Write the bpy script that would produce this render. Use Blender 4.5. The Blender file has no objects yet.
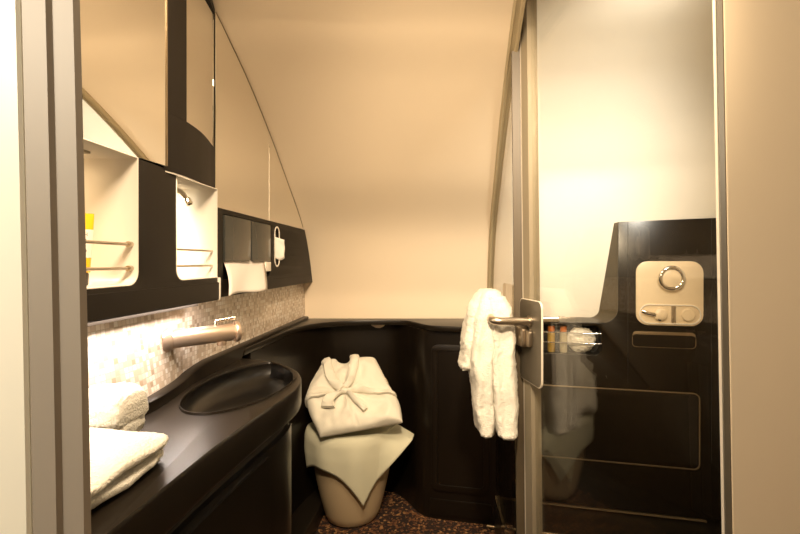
import bpy, bmesh, math, random
from mathutils import Vector, Matrix, noise
random.seed(7)
C = bpy.context.scene.collection
PI = math.pi

# ------------------------------------------------------------------ camera, world, lights, exposure
cam_d = bpy.data.cameras.new('camera'); cam = bpy.data.objects.new('camera', cam_d); C.objects.link(cam)
cam.location = (0, 0, 1.26); cam.rotation_euler = (PI/2, 0, 0)
cam_d.sensor_width = 36; cam_d.lens = 20.25
cam_d.shift_x = -0.03875; cam_d.shift_y = -0.00625
cam_d.clip_start = 0.02
bpy.context.scene.camera = cam
w = bpy.data.worlds.new('world'); bpy.context.scene.world = w; w.use_nodes = True
w.node_tree.nodes['Background'].inputs[0].default_value = (1, .8, .55, 1)
w.node_tree.nodes['Background'].inputs[1].default_value = .05
vs = bpy.context.scene.view_settings
vs.view_transform = 'Standard'; vs.look = 'None'; vs.gamma = 1; vs.use_curve_mapping = False
vs.exposure = 0.10
def area(name, loc, target, sx, sy, power, col):
    l = bpy.data.lights.new(name, 'AREA'); l.shape = 'RECTANGLE'; l.size = sx; l.size_y = sy
    l.energy = power; l.color = col
    o = bpy.data.objects.new(name, l); C.objects.link(o); o.location = loc
    d = Vector(target) - Vector(loc)
    o.rotation_euler = d.to_track_quat('-Z', 'Y').to_euler()
    return o
WARM = (1, .78, .53)
area('ceiling_light_vanity', (-.12, .70, 2.11), (-.12, .9, 0), .4, .3, 22, WARM)
def spot(name, loc, target, power, col, size, blend, rad=.06):
    l = bpy.data.lights.new(name, 'SPOT'); l.energy = power; l.color = col; l.spot_size = math.radians(size); l.spot_blend = blend; l.shadow_soft_size = rad
    o = bpy.data.objects.new(name, l); C.objects.link(o); o.location = loc
    o.rotation_euler = (Vector(target) - Vector(loc)).to_track_quat('-Z', 'Y').to_euler(); return o
spot('wall_fill_spot', (.02, .05, 2.08), (.10, 2.3, .95), 190, WARM, 62, .9)  # unseen spot added to brighten the back wall, cone leaves its top darker
spot('ceiling_spot_shower', (.74, 1.02, 2.07), (.64, 2.20, 1.78), 100, (1, .92, .80), 78, 1.0, .07)
area('ceiling_light_shower', (.9, 1.25, 2.09), (.9, 1.35, 0), .2, .2, 2, (1, .90, .76))
area('corridor_light', (-.80, -.22, 1.80), (-.42, .37, 1.25), .35, .3, 12, (1, .90, .74))
u = area('under_cabinet_light', (-.640, .92, 1.1515), (-.672, .92, 1.02), .012, .70, 3.2, (1, .86, .76)); u.rotation_euler = (0, .18, 0)
area('niche_light', (-.70, .76, 1.464), (-.70, .76, 0), .08, .22, .30, (1, .74, .44))
area('niche_light_small', (-.70, 1.14, 1.455), (-.70, 1.16, 0), .06, .10, 1.4, (1, .90, .70))
# ------------------------------------------------------------------ materials
def mat(name, col, rough=.5, metal=0, bump=0, bscale=200, spec=.5, coat=0, var=0, vscale=8):
    m = bpy.data.materials.new(name); m.use_nodes = True
    n = m.node_tree.nodes; L = m.node_tree.links; b = n['Principled BSDF']
    b.inputs['Base Color'].default_value = (*col, 1); b.inputs['Roughness'].default_value = rough
    b.inputs['Metallic'].default_value = metal; b.inputs['Specular IOR Level'].default_value = spec
    b.inputs['Coat Weight'].default_value = coat; b.inputs['Coat Roughness'].default_value = .1
    tc = n.new('ShaderNodeTexCoord')
    if bump:
        t = n.new('ShaderNodeTexNoise'); t.inputs['Scale'].default_value = bscale; t.inputs['Detail'].default_value = 4
        bp = n.new('ShaderNodeBump'); bp.inputs['Strength'].default_value = bump; bp.inputs['Distance'].default_value = .004
        L.new(tc.outputs['Object'], t.inputs['Vector']); L.new(t.outputs['Fac'], bp.inputs['Height']); L.new(bp.outputs[0], b.inputs['Normal'])
    if var:
        t = n.new('ShaderNodeTexNoise'); t.inputs['Scale'].default_value = vscale; t.inputs['Detail'].default_value = 5
        mx = n.new('ShaderNodeMix'); mx.data_type = 'RGBA'
        mx.inputs[6].default_value = (*[c*(1-var) for c in col], 1); mx.inputs[7].default_value = (*[min(1, c*(1+var)) for c in col], 1)
        L.new(tc.outputs['Object'], t.inputs['Vector']); L.new(t.outputs['Fac'], mx.inputs[0]); L.new(mx.outputs[2], b.inputs['Base Color'])
    return m
M = {}
M['wall'] = mat('cream_wall_panel', (.80, .67, .50), .42, var=.02, vscale=3)
M['ceil'] = mat('ceiling_panel', (.82, .72, .56), .5)
M['shell'] = mat('shell_panel', (.80, .70, .54), .5)
M['shower_wall'] = mat('shower_wall_panel', (.86, .80, .69), .3)
M['front'] = mat('front_partition', (.80, .665, .48), .45)
M['door'] = mat('cream_door_leaf', (.92, .88, .74), .4)
M['white'] = mat('white_liner', (.86, .80, .70), .35)
M['dark'] = mat('dark_lacquer', (.0075, .005, .003), .32, bump=.02, bscale=60, spec=.4)
M['counter'] = mat('dark_stone_resin', (.010, .0068, .004), .33, var=.15, vscale=25, spec=.32)
M['bowl'] = mat('black_basin_glaze', (.005, .004, .003), .28, spec=.45)
M['fascia'] = mat('dark_brown_fascia', (.0105, .0068, .0036), .55, bump=.03, bscale=300, spec=.25)
M['console'] = mat('brown_console', (.013, .0085, .0045), .25, spec=.4)
M['alu'] = mat('satin_aluminium', (.80, .73, .62), .42, .45, bump=.01, bscale=400)
M['alu_dark'] = mat('grey_aluminium', (.31, .265, .19), .42, .4)
M['steel'] = mat('satin_steel', (.56, .48, .38), .30, 1)
M['chrome'] = mat('chrome', (.85, .80, .72), .07, 1)
M['tap'] = mat('champagne_metal', (.80, .62, .48), .30, .85)
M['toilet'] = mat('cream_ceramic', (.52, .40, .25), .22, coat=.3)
M['terry'] = mat('white_terry', (.66, .63, .55), .95, bump=1.0, bscale=230, var=.08, vscale=90)
M['robe'] = mat('white_robe_cotton', (.72, .68, .57), .9, bump=.3, bscale=700)
M['cloth'] = mat('ivory_cotton', (.60, .58, .43), .85, bump=.2, bscale=900)
M['paper'] = mat('white_paper', (.86, .79, .72), .8)
M['disp'] = mat('smoked_grey_plastic', (.042, .042, .036), .14)
M['yellow'] = mat('yellow_plastic', (.90, .52, .01), .35)
M['label'] = mat('white_label', (.85, .80, .68), .5)
M['ink'] = mat('grey_ink', (.12, .11, .10), .6)
M['cap'] = mat('dark_cap', (.035, .028, .025), .35)
M['orange'] = mat('orange_cap', (.62, .17, .02), .4)
M['amber'] = mat('amber_lotion', (.52, .33, .08), .2, coat=.4)
M['pale_lotion'] = mat('pale_lotion', (.52, .44, .28), .2, coat=.4)
M['pouf'] = mat('white_mesh_pouf', (.86, .80, .68), .8)
M['plate'] = mat('cream_control_plate', (.84, .68, .46), .25)
M['tray'] = mat('dark_tray', (.012, .009, .006), .35)
M['plate_grey'] = mat('grey_handle_plate', (.10, .084, .06), .4, .4)
M['jamb'] = mat('jamb_aluminium', (.36, .31, .25), .55, .12)
M['post'] = mat('cream_sheen_post', (.86, .79, .65), .4)  # pale tone stands in for the bright reflection on the aluminium post
M['seal'] = mat('brown_seal', (.07, .052, .03), .5)
M['return'] = mat('brown_return', (.085, .066, .038), .3)
M['channel'] = mat('olive_anodised_strip', (.42, .34, .21), .4, .2)
M['line'] = mat('tan_inlay_strip', (.26, .19, .11), .3, .6)
M['tissue'] = mat('white_tissue', (.86, .80, .72), .85)
M['rubber'] = mat('black_seal', (.02, .017, .012), .6)

def mirror_mat():
    m = mat('mirror_silver', (.95, .93, .88), .015, 1); return m
M['mirror'] = mirror_mat()
def glass_mat():
    m = bpy.data.materials.new('clear_glass'); m.use_nodes = True
    n = m.node_tree.nodes; L = m.node_tree.links; n.remove(n['Principled BSDF'])
    lw = n.new('ShaderNodeLayerWeight'); pw = n.new('ShaderNodeMath'); pw.operation = 'POWER'; pw.inputs[1].default_value = 5
    ma = n.new('ShaderNodeMath'); ma.operation = 'MULTIPLY_ADD'; ma.inputs[1].default_value = .96; ma.inputs[2].default_value = .04
    t = n.new('ShaderNodeBsdfTransparent'); t.inputs[0].default_value = (.97, .97, .95, 1)
    g = n.new('ShaderNodeBsdfGlossy'); g.inputs['Roughness'].default_value = 0
    mx = n.new('ShaderNodeMixShader')
    L.new(lw.outputs['Facing'], pw.inputs[0]); L.new(pw.outputs[0], ma.inputs[0]); L.new(ma.outputs[0], mx.inputs[0])
    L.new(t.outputs[0], mx.inputs[1]); L.new(g.outputs[0], mx.inputs[2]); L.new(mx.outputs[0], n['Material Output'].inputs[0])
    return m
M['glass'] = glass_mat()
def mosaic_mat():
    m = mat('mosaic_tiles', (.6, .5, .4), .28); n = m.node_tree.nodes; L = m.node_tree.links; b = n['Principled BSDF']
    tc = n.new('ShaderNodeTexCoord'); sp = n.new('ShaderNodeSeparateXYZ'); L.new(tc.outputs['Object'], sp.inputs[0])
    S = .0130
    def math_(op, a, v=None):
        q = n.new('ShaderNodeMath'); q.operation = op
        L.new(a, q.inputs[0])
        if v is not None:
            if isinstance(v, float): q.inputs[1].default_value = v
            else: L.new(v, q.inputs[1])
        return q.outputs[0]
    y = math_('DIVIDE', sp.outputs['Y'], S); z = math_('DIVIDE', sp.outputs['Z'], S)
    cb = n.new('ShaderNodeCombineXYZ'); L.new(math_('FLOOR', y), cb.inputs[0]); L.new(math_('FLOOR', z), cb.inputs[1])
    wn = n.new('ShaderNodeTexWhiteNoise'); wn.noise_dimensions = '3D'; L.new(cb.outputs[0], wn.inputs['Vector'])
    cr = n.new('ShaderNodeValToRGB'); cr.color_ramp.interpolation = 'CONSTANT'
    cols = [(0, (.40, .30, .21)), (.06, (.54, .43, .32)), (.20, (.70, .60, .50)), (.45, (.62, .51, .41)), (.62, (.78, .71, .63)), (.87, (.48, .39, .30)), (.93, (.82, .78, .72))]
    e = cr.color_ramp.elements
    e[0].position = 0; e[0].color = (*cols[0][1], 1); e[1].position = cols[1][0]; e[1].color = (*cols[1][1], 1)
    for p, c in cols[2:]:
        k = e.new(p); k.color = (*c, 1)
    L.new(wn.outputs['Value'], cr.inputs[0])
    fy = math_('FRACT', y); fz = math_('FRACT', z)
    def edge(f):
        a = math_('SUBTRACT', f, .5); a = math_('ABSOLUTE', a); return math_('GREATER_THAN', a, .44)
    g = math_('MAXIMUM', edge(fy), edge(fz))
    mx = n.new('ShaderNodeMix'); mx.data_type = 'RGBA'; L.new(g, mx.inputs[0]); L.new(cr.outputs[0], mx.inputs[6])
    mx.inputs[7].default_value = (.52, .43, .34, 1); L.new(mx.outputs[2], b.inputs['Base Color'])
    bp = n.new('ShaderNodeBump'); bp.invert = True; bp.inputs['Strength'].default_value = .4; bp.inputs['Distance'].default_value = .001
    L.new(g, bp.inputs['Height']); L.new(bp.outputs[0], b.inputs['Normal'])
    return m
M['mosaic'] = mosaic_mat()
def carpet_mat():
    m = mat('speckled_carpet', (.05, .03, .02), .95); n = m.node_tree.nodes; L = m.node_tree.links; b = n['Principled BSDF']
    tc = n.new('ShaderNodeTexCoord'); v = n.new('ShaderNodeTexVoronoi'); v.inputs['Scale'].default_value = 90
    L.new(tc.outputs['Object'], v.inputs['Vector'])
    sp = n.new('ShaderNodeSeparateColor'); L.new(v.outputs['Color'], sp.inputs[0])
    cr = n.new('ShaderNodeValToRGB'); e = cr.color_ramp.elements; cr.color_ramp.interpolation = 'CONSTANT'
    e[0].position = 0; e[0].color = (.018, .008, .004, 1); e[1].position = .55; e[1].color = (.07, .024, .009, 1)
    k = e.new(.72); k.color = (.15, .06, .02, 1); k = e.new(.90); k.color = (.30, .15, .055, 1)
    L.new(sp.outputs[0], cr.inputs[0]); L.new(cr.outputs[0], b.inputs['Base Color'])
    bp = n.new('ShaderNodeBump'); bp.inputs['Strength'].default_value = .6; bp.inputs['Distance'].default_value = .004
    L.new(v.outputs['Distance'], bp.inputs['Height']); L.new(bp.outputs[0], b.inputs['Normal'])
    return m
M['carpet'] = carpet_mat()

# ------------------------------------------------------------------ builders
def link_mesh(name, me, m, parent=None, smooth=True, ang=40):
    o = bpy.data.objects.new(name, me); C.objects.link(o)
    if m is not None:
        me.materials.clear(); me.materials.append(m)
    if smooth:
        for p in me.polygons: p.use_smooth = True
        try: me.set_sharp_from_angle(angle=math.radians(ang))
        except Exception: pass
    if parent is not None:
        o.parent = parent; o.matrix_parent_inverse = Matrix.Translation(-world_loc(parent))
    return o
def world_loc(o):
    return o.location + (world_loc(o.parent) + o.matrix_parent_inverse.translation if o.parent else Vector((0, 0, 0)))
def from_bm(name, bm, m, parent=None, smooth=True, ang=40):
    bmesh.ops.recalc_face_normals(bm, faces=bm.faces)
    me = bpy.data.meshes.new(name); bm.to_mesh(me); bm.free()
    return link_mesh(name, me, m, parent, smooth, ang)
def thing(name, loc, label, cat, group=None):
    o = bpy.data.objects.new(name, None); C.objects.link(o); o.location = loc; o.empty_display_size = .05
    return tag(o, label, cat, group)
def tag(o, label, cat, group=None, kind=None):
    o['label'] = label; o['category'] = cat
    if group: o['group'] = group
    if kind: o['kind'] = kind
    return o
def struct(o, label=None):
    o['kind'] = 'structure'
    if label: o['label'] = label
    return o
def bevel(bm, w, seg=2, ang=30):
    es = [e for e in bm.edges if len(e.link_faces) == 2 and e.calc_face_angle(0) > math.radians(ang)]
    bmesh.ops.bevel(bm, geom=es, offset=w, segments=seg, profile=.6, affect='EDGES', clamp_overlap=True)
def box_bm(lo, hi, bv=0, seg=2):
    bm = bmesh.new(); bmesh.ops.create_cube(bm, size=1)
    for v in bm.verts: v.co = Vector([lo[i] + (v.co[i]+.5)*(hi[i]-lo[i]) for i in range(3)])
    if bv: bevel(bm, bv, seg)
    return bm
def box(name, m, lo, hi, parent=None, bv=.003): return from_bm(name, box_bm(lo, hi, bv), m, parent)
def prism_bm(poly, f, lo, hi, bv=0, seg=2):
    """poly of (a,b); f(a,b,c)->xyz; extruded c lo..hi"""
    bm = bmesh.new()
    A = [bm.verts.new(f(a, b, lo)) for a, b in poly]; B = [bm.verts.new(f(a, b, hi)) for a, b in poly]
    n = len(poly)
    fa = bm.faces.new(A); fb = bm.faces.new(B[::-1])
    for i in range(n): bm.faces.new((A[i], A[(i+1) % n], B[(i+1) % n], B[i]))
    bmesh.ops.recalc_face_normals(bm, faces=bm.faces)
    if bv: bevel(bm, bv, seg, 25)
    bmesh.ops.triangulate(bm, faces=[q for q in bm.faces if len(q.verts) > 4])
    return bm
def prism(name, m, poly, f, lo, hi, parent=None, bv=0, seg=2, ang=35): return from_bm(name, prism_bm(poly, f, lo, hi, bv, seg), m, parent, True, ang)
FX = lambda a, b, c: (c, a, b)      # poly in (Y,Z), extruded in X
FZ = lambda a, b, c: (a, b, c)      # poly in (X,Y), extruded in Z
def rrect(a0, b0, a1, b1, r, n=6, corners=(1, 1, 1, 1)):
    pts = []
    for k, (cx, cy, t0) in enumerate(((a1-r, b1-r, 0), (a0+r, b1-r, PI/2), (a0+r, b0+r, PI), (a1-r, b0+r, 1.5*PI))):
        if corners[k]:
            for i in range(n+1):
                t = t0 + PI/2*i/n; pts.append((cx+r*math.cos(t), cy+r*math.sin(t)))
        else:
            pts.append(((a1, b1), (a0, b1), (a0, b0), (a1, b0))[k])
    return pts
def plate(name, m, outer, holes, f, lo, hi, parent=None, bv=.0015):
    """flat plate with holes, cut as a filled 2D curve"""
    cu = bpy.data.curves.new('tmp', 'CURVE'); cu.dimensions = '2D'; cu.fill_mode = 'BOTH'
    cu.extrude = abs(hi-lo)/2 - bv; cu.bevel_depth = bv; cu.bevel_resolution = 1; cu.offset = -bv
    for pl in [outer] + list(holes):
        s = cu.splines.new('POLY'); s.points.add(len(pl)-1); s.use_cyclic_u = True
        for p, (a, b) in zip(s.points, pl): p.co = (a, b, 0, 1)
    o = bpy.data.objects.new('tmp', cu); C.objects.link(o)
    dg = bpy.context.evaluated_depsgraph_get(); me = bpy.data.meshes.new_from_object(o.evaluated_get(dg))
    bpy.data.objects.remove(o); bpy.data.curves.remove(cu)
    mid = (lo+hi)/2
    for v in me.vertices: v.co = Vector(f(v.co.x, v.co.y, mid + v.co.z))
    me.name = name
    bm = bmesh.new(); bm.from_mesh(me); bpy.data.meshes.remove(me)
    bmesh.ops.remove_doubles(bm, verts=bm.verts, dist=1e-6)
    return from_bm(name, bm, m, parent)
def grid_bm(rows, cyc_u=False, cap=False):
    bm = bmesh.new(); V = [[bm.verts.new(p) for p in r] for r in rows]; n = len(rows[0])
    for i in range(len(V)-1):
        for j in range(n if cyc_u else n-1):
            q = [V[i][j], V[i][(j+1) % n], V[i+1][(j+1) % n], V[i+1][j]]
            try: bm.faces.new(q)
            except ValueError: pass
    if cap:
        bm.faces.new(V[0][::-1]); bm.faces.new(V[-1])
        bmesh.ops.triangulate(bm, faces=[q for q in bm.faces if len(q.verts) > 4])
    return bm
def lathe_bm(prof, c=(0, 0, 0), n=32, ax='Z', cap=True):
    rows = []
    for r, h in prof:
        row = []
        for i in range(n):
            t = 2*PI*i/n; a, b = r*math.cos(t), r*math.sin(t)
            p = {'Z': (a, b, h), 'X': (h, a, b), 'Y': (a, h, b)}[ax]
            row.append(Vector(p)+Vector(c))
        rows.append(row)
    return grid_bm(rows, True, cap)
def lathe_dir_bm(prof, origin, direction, n=24):
    bm = lathe_bm(prof, n=n); R = Vector(direction).to_track_quat('Z', 'Y').to_matrix().to_4x4()
    bmesh.ops.transform(bm, matrix=Matrix.Translation(origin) @ R, verts=bm.verts); return bm
def tube_bm(pts, r, n=12, closed=False):
    P = [Vector(p) for p in pts]; rows = []; up = None
    for i, p in enumerate(P):
        if closed: t = P[(i+1) % len(P)] - P[i-1]
        else: t = P[min(i+1, len(P)-1)] - P[max(i-1, 0)]
        t.normalize()
        if up is None: up = Vector((0, 0, 1)) if abs(t.z) < .9 else Vector((1, 0, 0))
        s = t.cross(up).normalized(); up = s.cross(t).normalized()
        rr = r[i] if isinstance(r, (list, tuple)) else r
        rows.append([p + rr*(math.cos(2*PI*k/n)*s + math.sin(2*PI*k/n)*up) for k in range(n)])
    if closed: rows.append(rows[0]); bm = grid_bm(rows, True); bmesh.ops.remove_doubles(bm, verts=bm.verts, dist=1e-6); return bm
    return grid_bm(rows, True, True)
def tube(name, m, pts, r, parent=None, n=12, closed=False): return from_bm(name, tube_bm(pts, r, n, closed), m, parent, True, 50)
def arc_path(pts, rad, n=5):
    """round the corners of a polyline"""
    P = [Vector(p) for p in pts]; out = [P[0]]
    for i in range(1, len(P)-1):
        a = (P[i-1]-P[i]); b = (P[i+1]-P[i]); d = min(rad, a.length*.49, b.length*.49)
        s, e = P[i]+a.normalized()*d, P[i]+b.normalized()*d
        for k in range(n+1):
            t = k/n; out.append((1-t)**2*s + 2*t*(1-t)*P[i] + t*t*e)
    out.append(P[-1]); return out
def spline(pts, n=8, closed=False):
    """Catmull-Rom through tuples"""
    P = [Vector(p) for p in pts]; N = len(P); out = []
    rng = N if closed else N-1
    for i in range(rng):
        if closed: p0, p1, p2, p3 = P[i-1], P[i], P[(i+1) % N], P[(i+2) % N]
        else: p0, p1, p2, p3 = P[max(i-1, 0)], P[i], P[i+1], P[min(i+2, N-1)]
        for k in range(n):
            t = k/n
            out.append(.5*((2*p1)+(p2-p0)*t+(2*p0-5*p1+4*p2-p3)*t*t+(3*p1-p0-3*p2+p3)*t**3))
    if not closed: out.append(P[-1])
    return out
def lerp(a, b, t): return a + (b-a)*t
def interp(x, xs, ys):
    if x <= xs[0]: return ys[0]
    for i in range(len(xs)-1):
        if x <= xs[i+1]:
            return lerp(ys[i], ys[i+1], (x-xs[i])/(xs[i+1]-xs[i]))
    return ys[-1]
def nz(p, s, amp, seed=0): return (noise.noise(Vector(p)*s + Vector((seed*7.3, seed*3.1, 0))))*amp

# ------------------------------------------------------------------ the shell
PROF = [(v.x, v.y) for v in spline([(2.50, 0, 0), (2.50, .5, 0), (2.47, .95, 0), (2.435, 1.15, 0), (2.286, 1.42, 0), (2.0, 1.64, 0), (1.79, 1.785, 0),
        (1.6, 1.898, 0), (1.444, 1.972, 0), (1.33, 2.02, 0), (1.1, 2.09, 0), (.85, 2.14, 0), (.6, 2.15, 0)], 6)]
ZS = [p[1] for p in PROF]; YS = [p[0] for p in PROF]
def yw(z): return interp(z, ZS, YS)
def zw(y): return interp(-y, [-a for a in YS], ZS)
def FW(a, b, c): return (c if c < 0 else .327 - .0563*(2.47-a), a, b)
struct(prism('wall_back', M['wall'], PROF + [(.6, 2.25), (2.6, 2.25), (2.6, 0)], FW, -.86, 1), 'cream outer wall panel curving inward above the dark ledge')
# shower outer wall, swung about 12 degrees
EX, EY = Vector((.9766, -.2148, 0)), Vector((-.2148, -.9766, 0))
OW = Vector((.36, 2.46, 0))
def sh(s, z, off): return OW + EX*s + EY*off + Vector((0, 0, z))
FS = lambda a, b, c: sh(a, b, c)
sp = [(v.x, v.y) for v in spline([(0, 0, 0), (0, 1.0, 0), (0, 1.62, 0), (.03, 1.80, 0), (.12, 1.97, 0), (.28, 2.09, 0), (.50, 2.14, 0), (.78, 2.15, 0), (1.05, 2.15, 0)], 5)]
FSX = lambda a, b, c: sh(c, b, a)
struct(prism('wall_shower', M['shower_wall'], sp + [(1.05, 2.25), (-.08, 2.25), (-.08, 0)], FSX, -.03, 1.30), 'pale shower wall panel behind the glass door')
struct(box('floor', M['carpet'], (-1.3, -1.6, -.05), (1.75, 2.7, 0), bv=0), 'dark carpet with orange speckles')
struct(box('ceiling', M['ceil'], (-1.3, -1.6, 2.15), (1.75, 1.35, 2.20), bv=0))
struct(box('wall_left', M['shell'], (-.90, .35, 0), (-.86, 2.6, 2.25), bv=0))
struct(box('wall_right', M['shower_wall'], (1.60, .66, 0), (1.64, 2.4, 2.25), bv=0))
struct(box('wall_corridor', M['shell'], (-1.3, -1.6, 0), (1.75, -1.56, 2.15), bv=0))
struct(box('wall_corridor_left', M['shell'], (-1.30, -1.56, 0), (-1.26, .35, 2.15), bv=0))
struct(box('wall_corridor_right', M['shell'], (1.70, -1.56, 0), (1.74, .70, 2.15), bv=0))
# right partition in the foreground, its edge leans a little
def lean_box(name, m, pts_bottom, pts_top, z0, z1, bv=.004):
    bm = bmesh.new(); n = len(pts_bottom)
    A = [bm.verts.new((*p, z0)) for p in pts_bottom]; B = [bm.verts.new((*p, z1)) for p in pts_top]
    bm.faces.new(A[::-1]); bm.faces.new(B)
    for i in range(n): bm.faces.new((A[i], A[(i+1) % n], B[(i+1) % n], B[i]))
    bmesh.ops.recalc_face_normals(bm, faces=bm.faces)
    if bv: bevel(bm, bv, 2)
    return from_bm(name, bm, m)
def jx(z): return -.0175*(z-1.26)          # sideways lean of the jambs with height
struct(lean_box('wall_front_right', M['front'], [(.4515+jx(0), .684), (1.72, .684), (1.72, .735), (.478+jx(0), .735)],
        [(.4515+jx(2.15), .684), (1.72, .684), (1.72, .735), (.478+jx(2.15), .735)], 0, 2.15), 'cream partition panel at the right of the shower door')
def jamb(name, prof, m, z0, z1, k=.0175, bow=0, label=None):
    rows = []
    for i in range(25):
        z = lerp(z0, z1, i/24); d = -k*(z-1.26) - bow*((z-1.26)**2)
        rows.append([Vector((x+d, y, z)) for x, y in prof])
    return struct(from_bm(name, grid_bm(rows, True, True), m, None, True, 25), label)
jamb('trim_1', [(-.3680, .415), (-.3665, .409), (-.345, .409), (-.342, .413), (-.334, .413), (-.331, .409), (-.320, .409), (-.3165, .413), (-.358, .462), (-.368, .462)],
     M['jamb'], 0, 2.15, .0215, .010, 'brushed aluminium door jamb in the left foreground')
jamb('trim_2', [(.4505, .702), (.4465, .692), (.4515, .687), (.4745, .687), (.4745, .733), (.4715, .733)], M['plate_grey'], 0, 2.15, .0175, 0, 'narrow grey hinge strip at the shower door')
struct(lean_box('wall_front_left', M['shell'], [(-.420, .47), (-.445, .51), (-.90, .51), (-.90, .47)],
        [(-.420, .47), (-.445, .51), (-.90, .51), (-.90, .47)], 0, 2.15))
jamb('door_1', [(-1.20, .4075), (-.371, .4075), (-.3686, .410), (-.3686, .45), (-.372, .454), (-1.20, .454)], M['door'], 0, 2.14, .0215, .010,
     'bright cream door leaf at the left edge')

# ------------------------------------------------------------------ wainscot and ledge under the outer wall
wpoly = [(v.x, v.y) for v in spline([(-.665, 1.66, 0), (-.65, 2.0, 0), (-.62, 2.22, 0), (-.55, 2.38, 0), (-.43, 2.455, 0), (-.28, 2.475, 0), (-.19, 2.45, 0), (-.12, 2.36, 0), (-.06, 2.26, 0), (.02, 2.21, 0), (.31, 2.15, 0)], 6)]
wt = thing('wainscot_cabinet', (-.2, 2.48, 0), 'dark lacquered low cabinet wall curving behind the cream toilet', 'cabinet')
prism('body', M['dark'], wpoly + [(.31, 2.496), (-.71, 2.496), (-.71, 1.66)], FZ, .0, .925, wt)
lpoly = [(v.x, v.y) for v in spline([(-.664, 1.60, 0), (-.66, 1.75, 0), (-.645, 2.05, 0), (-.59, 2.24, 0), (-.47, 2.345, 0), (-.30, 2.385, 0), (-.14, 2.375, 0), (-.075, 2.30, 0), (-.02, 2.21, 0), (.06, 2.165, 0), (.31, 2.115, 0)], 6)]
prism('ledge', M['counter'], lpoly + [(.31, 2.462), (-.685, 2.462), (-.685, 1.60)], FZ, .926, .952, wt, .006, 2)
prism('plinth_or_shade_slab', M['tray'], [(-.705, 1.60), (-.60, 1.60), (-.555, 1.85), (-.535, 2.1), (-.53, 2.38), (-.50, 2.47), (-.705, 2.47)], FZ, .0005, .09, wt, .004)  # added dark slab that stands in for the shadowed floor left of the toilet
# panelled door on the projecting right part
d0, d1 = Vector((.015, 2.2115, 0)), Vector((.292, 2.1535, 0)); dd = (d1-d0).normalized(); dn = Vector((dd.y, -dd.x, 0))
FD = lambda a, b, c: d0 + dd*a + dn*c + Vector((0, 0, b))
dp = prism('door', M['dark'], rrect(0, .155, .262, .845, .03), FD, -.01, .007, wt, .003, 2)
plate('door_frame', M['dark'], rrect(-.012, .143, .274, .857, .036), [rrect(.018, .173, .244, .827, .02)], FD, .006, .013, dp)
plate('kick_strip', M['dark'], rrect(-.02, .02, .28, .10, .008), [], FD, -.006, .006, wt)

# ------------------------------------------------------------------ mosaic backsplash
def xb(y): return interp(y, [.5, .86, .95, 1.03, 1.125, 1.2, 1.25, 1.28], [-.685, -.68, -.662, -.655, -.667, -.68, -.689, -.69])
rows = []
for i in range(17):
    z = lerp(.940, 1.160, i/16); g = (1-i/16)**1.4
    rows.append([Vector((-.69 + (xb(y)+.69)*g, y, z)) for y in [lerp(.515, 2.47, j/90) for j in range(91)]])
bm = grid_bm(rows)
ret = bmesh.ops.extrude_face_region(bm, geom=bm.faces[:])
for v in [q for q in ret['geom'] if isinstance(q, bmesh.types.BMVert)]: v.co.x = -.72
sp_ = from_bm('mosaic_backsplash', bm, M['mosaic']); struct(sp_, 'beige mosaic tile backsplash along the left wall, sweeping out beside the tap')
sp_.name = 'trim_3'

# ------------------------------------------------------------------ counter with basin
outl = spline([(-.405, .515, 0), (-.398, .80, 0), (-.380, 1.02, 0), (-.364, 1.16, 0), (-.366, 1.26, 0), (-.398, 1.37, 0), (-.452, 1.455, 0), (-.53, 1.53, 0), (-.61, 1.575, 0), (-.685, 1.60, 0)], 8)
outl = [Vector((-.685, .515, 0))] + outl
cx, cy = -.514, 1.262; ea, eb = .124, .262
def ray_out(t):
    d = Vector((math.cos(t), math.sin(t), 0)); best = None
    o = Vector((cx, cy, 0)); n = len(outl)
    for i in range(n):
        a, b = outl[i], outl[(i+1) % n]; e = b-a
        den = d.x*e.y - d.y*e.x
        if abs(den) < 1e-9: continue
        w_ = a-o; s = (w_.x*e.y - w_.y*e.x)/den; u = (w_.x*d.y - w_.y*d.x)/den
        if s > 0 and -1e-6 <= u <= 1+1e-6 and (best is None or s < best): best = s
    return o + d*best
angs = [2*PI*i/160 for i in range(160)]
for v in outl: angs.append(math.atan2(v.y-cy, v.x-cx) % (2*PI))
angs = sorted(angs); A2 = [angs[0]]
for a in angs[1:]:
    if a - A2[-1] > 1e-3: A2.append(a)
def ell(t, k, z):   # ellipse point in direction t
    r = 1/math.sqrt((math.cos(t)/ea)**2 + (math.sin(t)/eb)**2)
    return Vector((cx + k*r*math.cos(t), cy + k*r*math.sin(t), z))
def off_in(p, d):   # pull an outline point toward the centre line a little
    q = Vector((cx, cy, 0)) - p; q.normalize(); return p + q*d
ZC = .920
rowsC = []
rowsC.append([ell(t, .97, ZC-.02) for t in A2]); rowsC.append([ell(t, .988, ZC+.003) for t in A2])
rowsC.append([ell(t, .993, ZC+.005) for t in A2]); rowsC.append([ell(t, 1.004, ZC+.005) for t in A2]); rowsC.append([ell(t, 1.010, ZC) for t in A2])
O = [ray_out(t) for t in A2]
for d, z in ((.008, ZC), (.003, ZC-.002), (.0, ZC-.008), (0, ZC-.066), (.003, ZC-.072), (.008, ZC-.074)):
    rowsC.append([off_in(p, d) + Vector((0, 0, z)) for p in O])
rowsC.append([ell(t, .97, ZC-.074) for t in A2])
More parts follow.
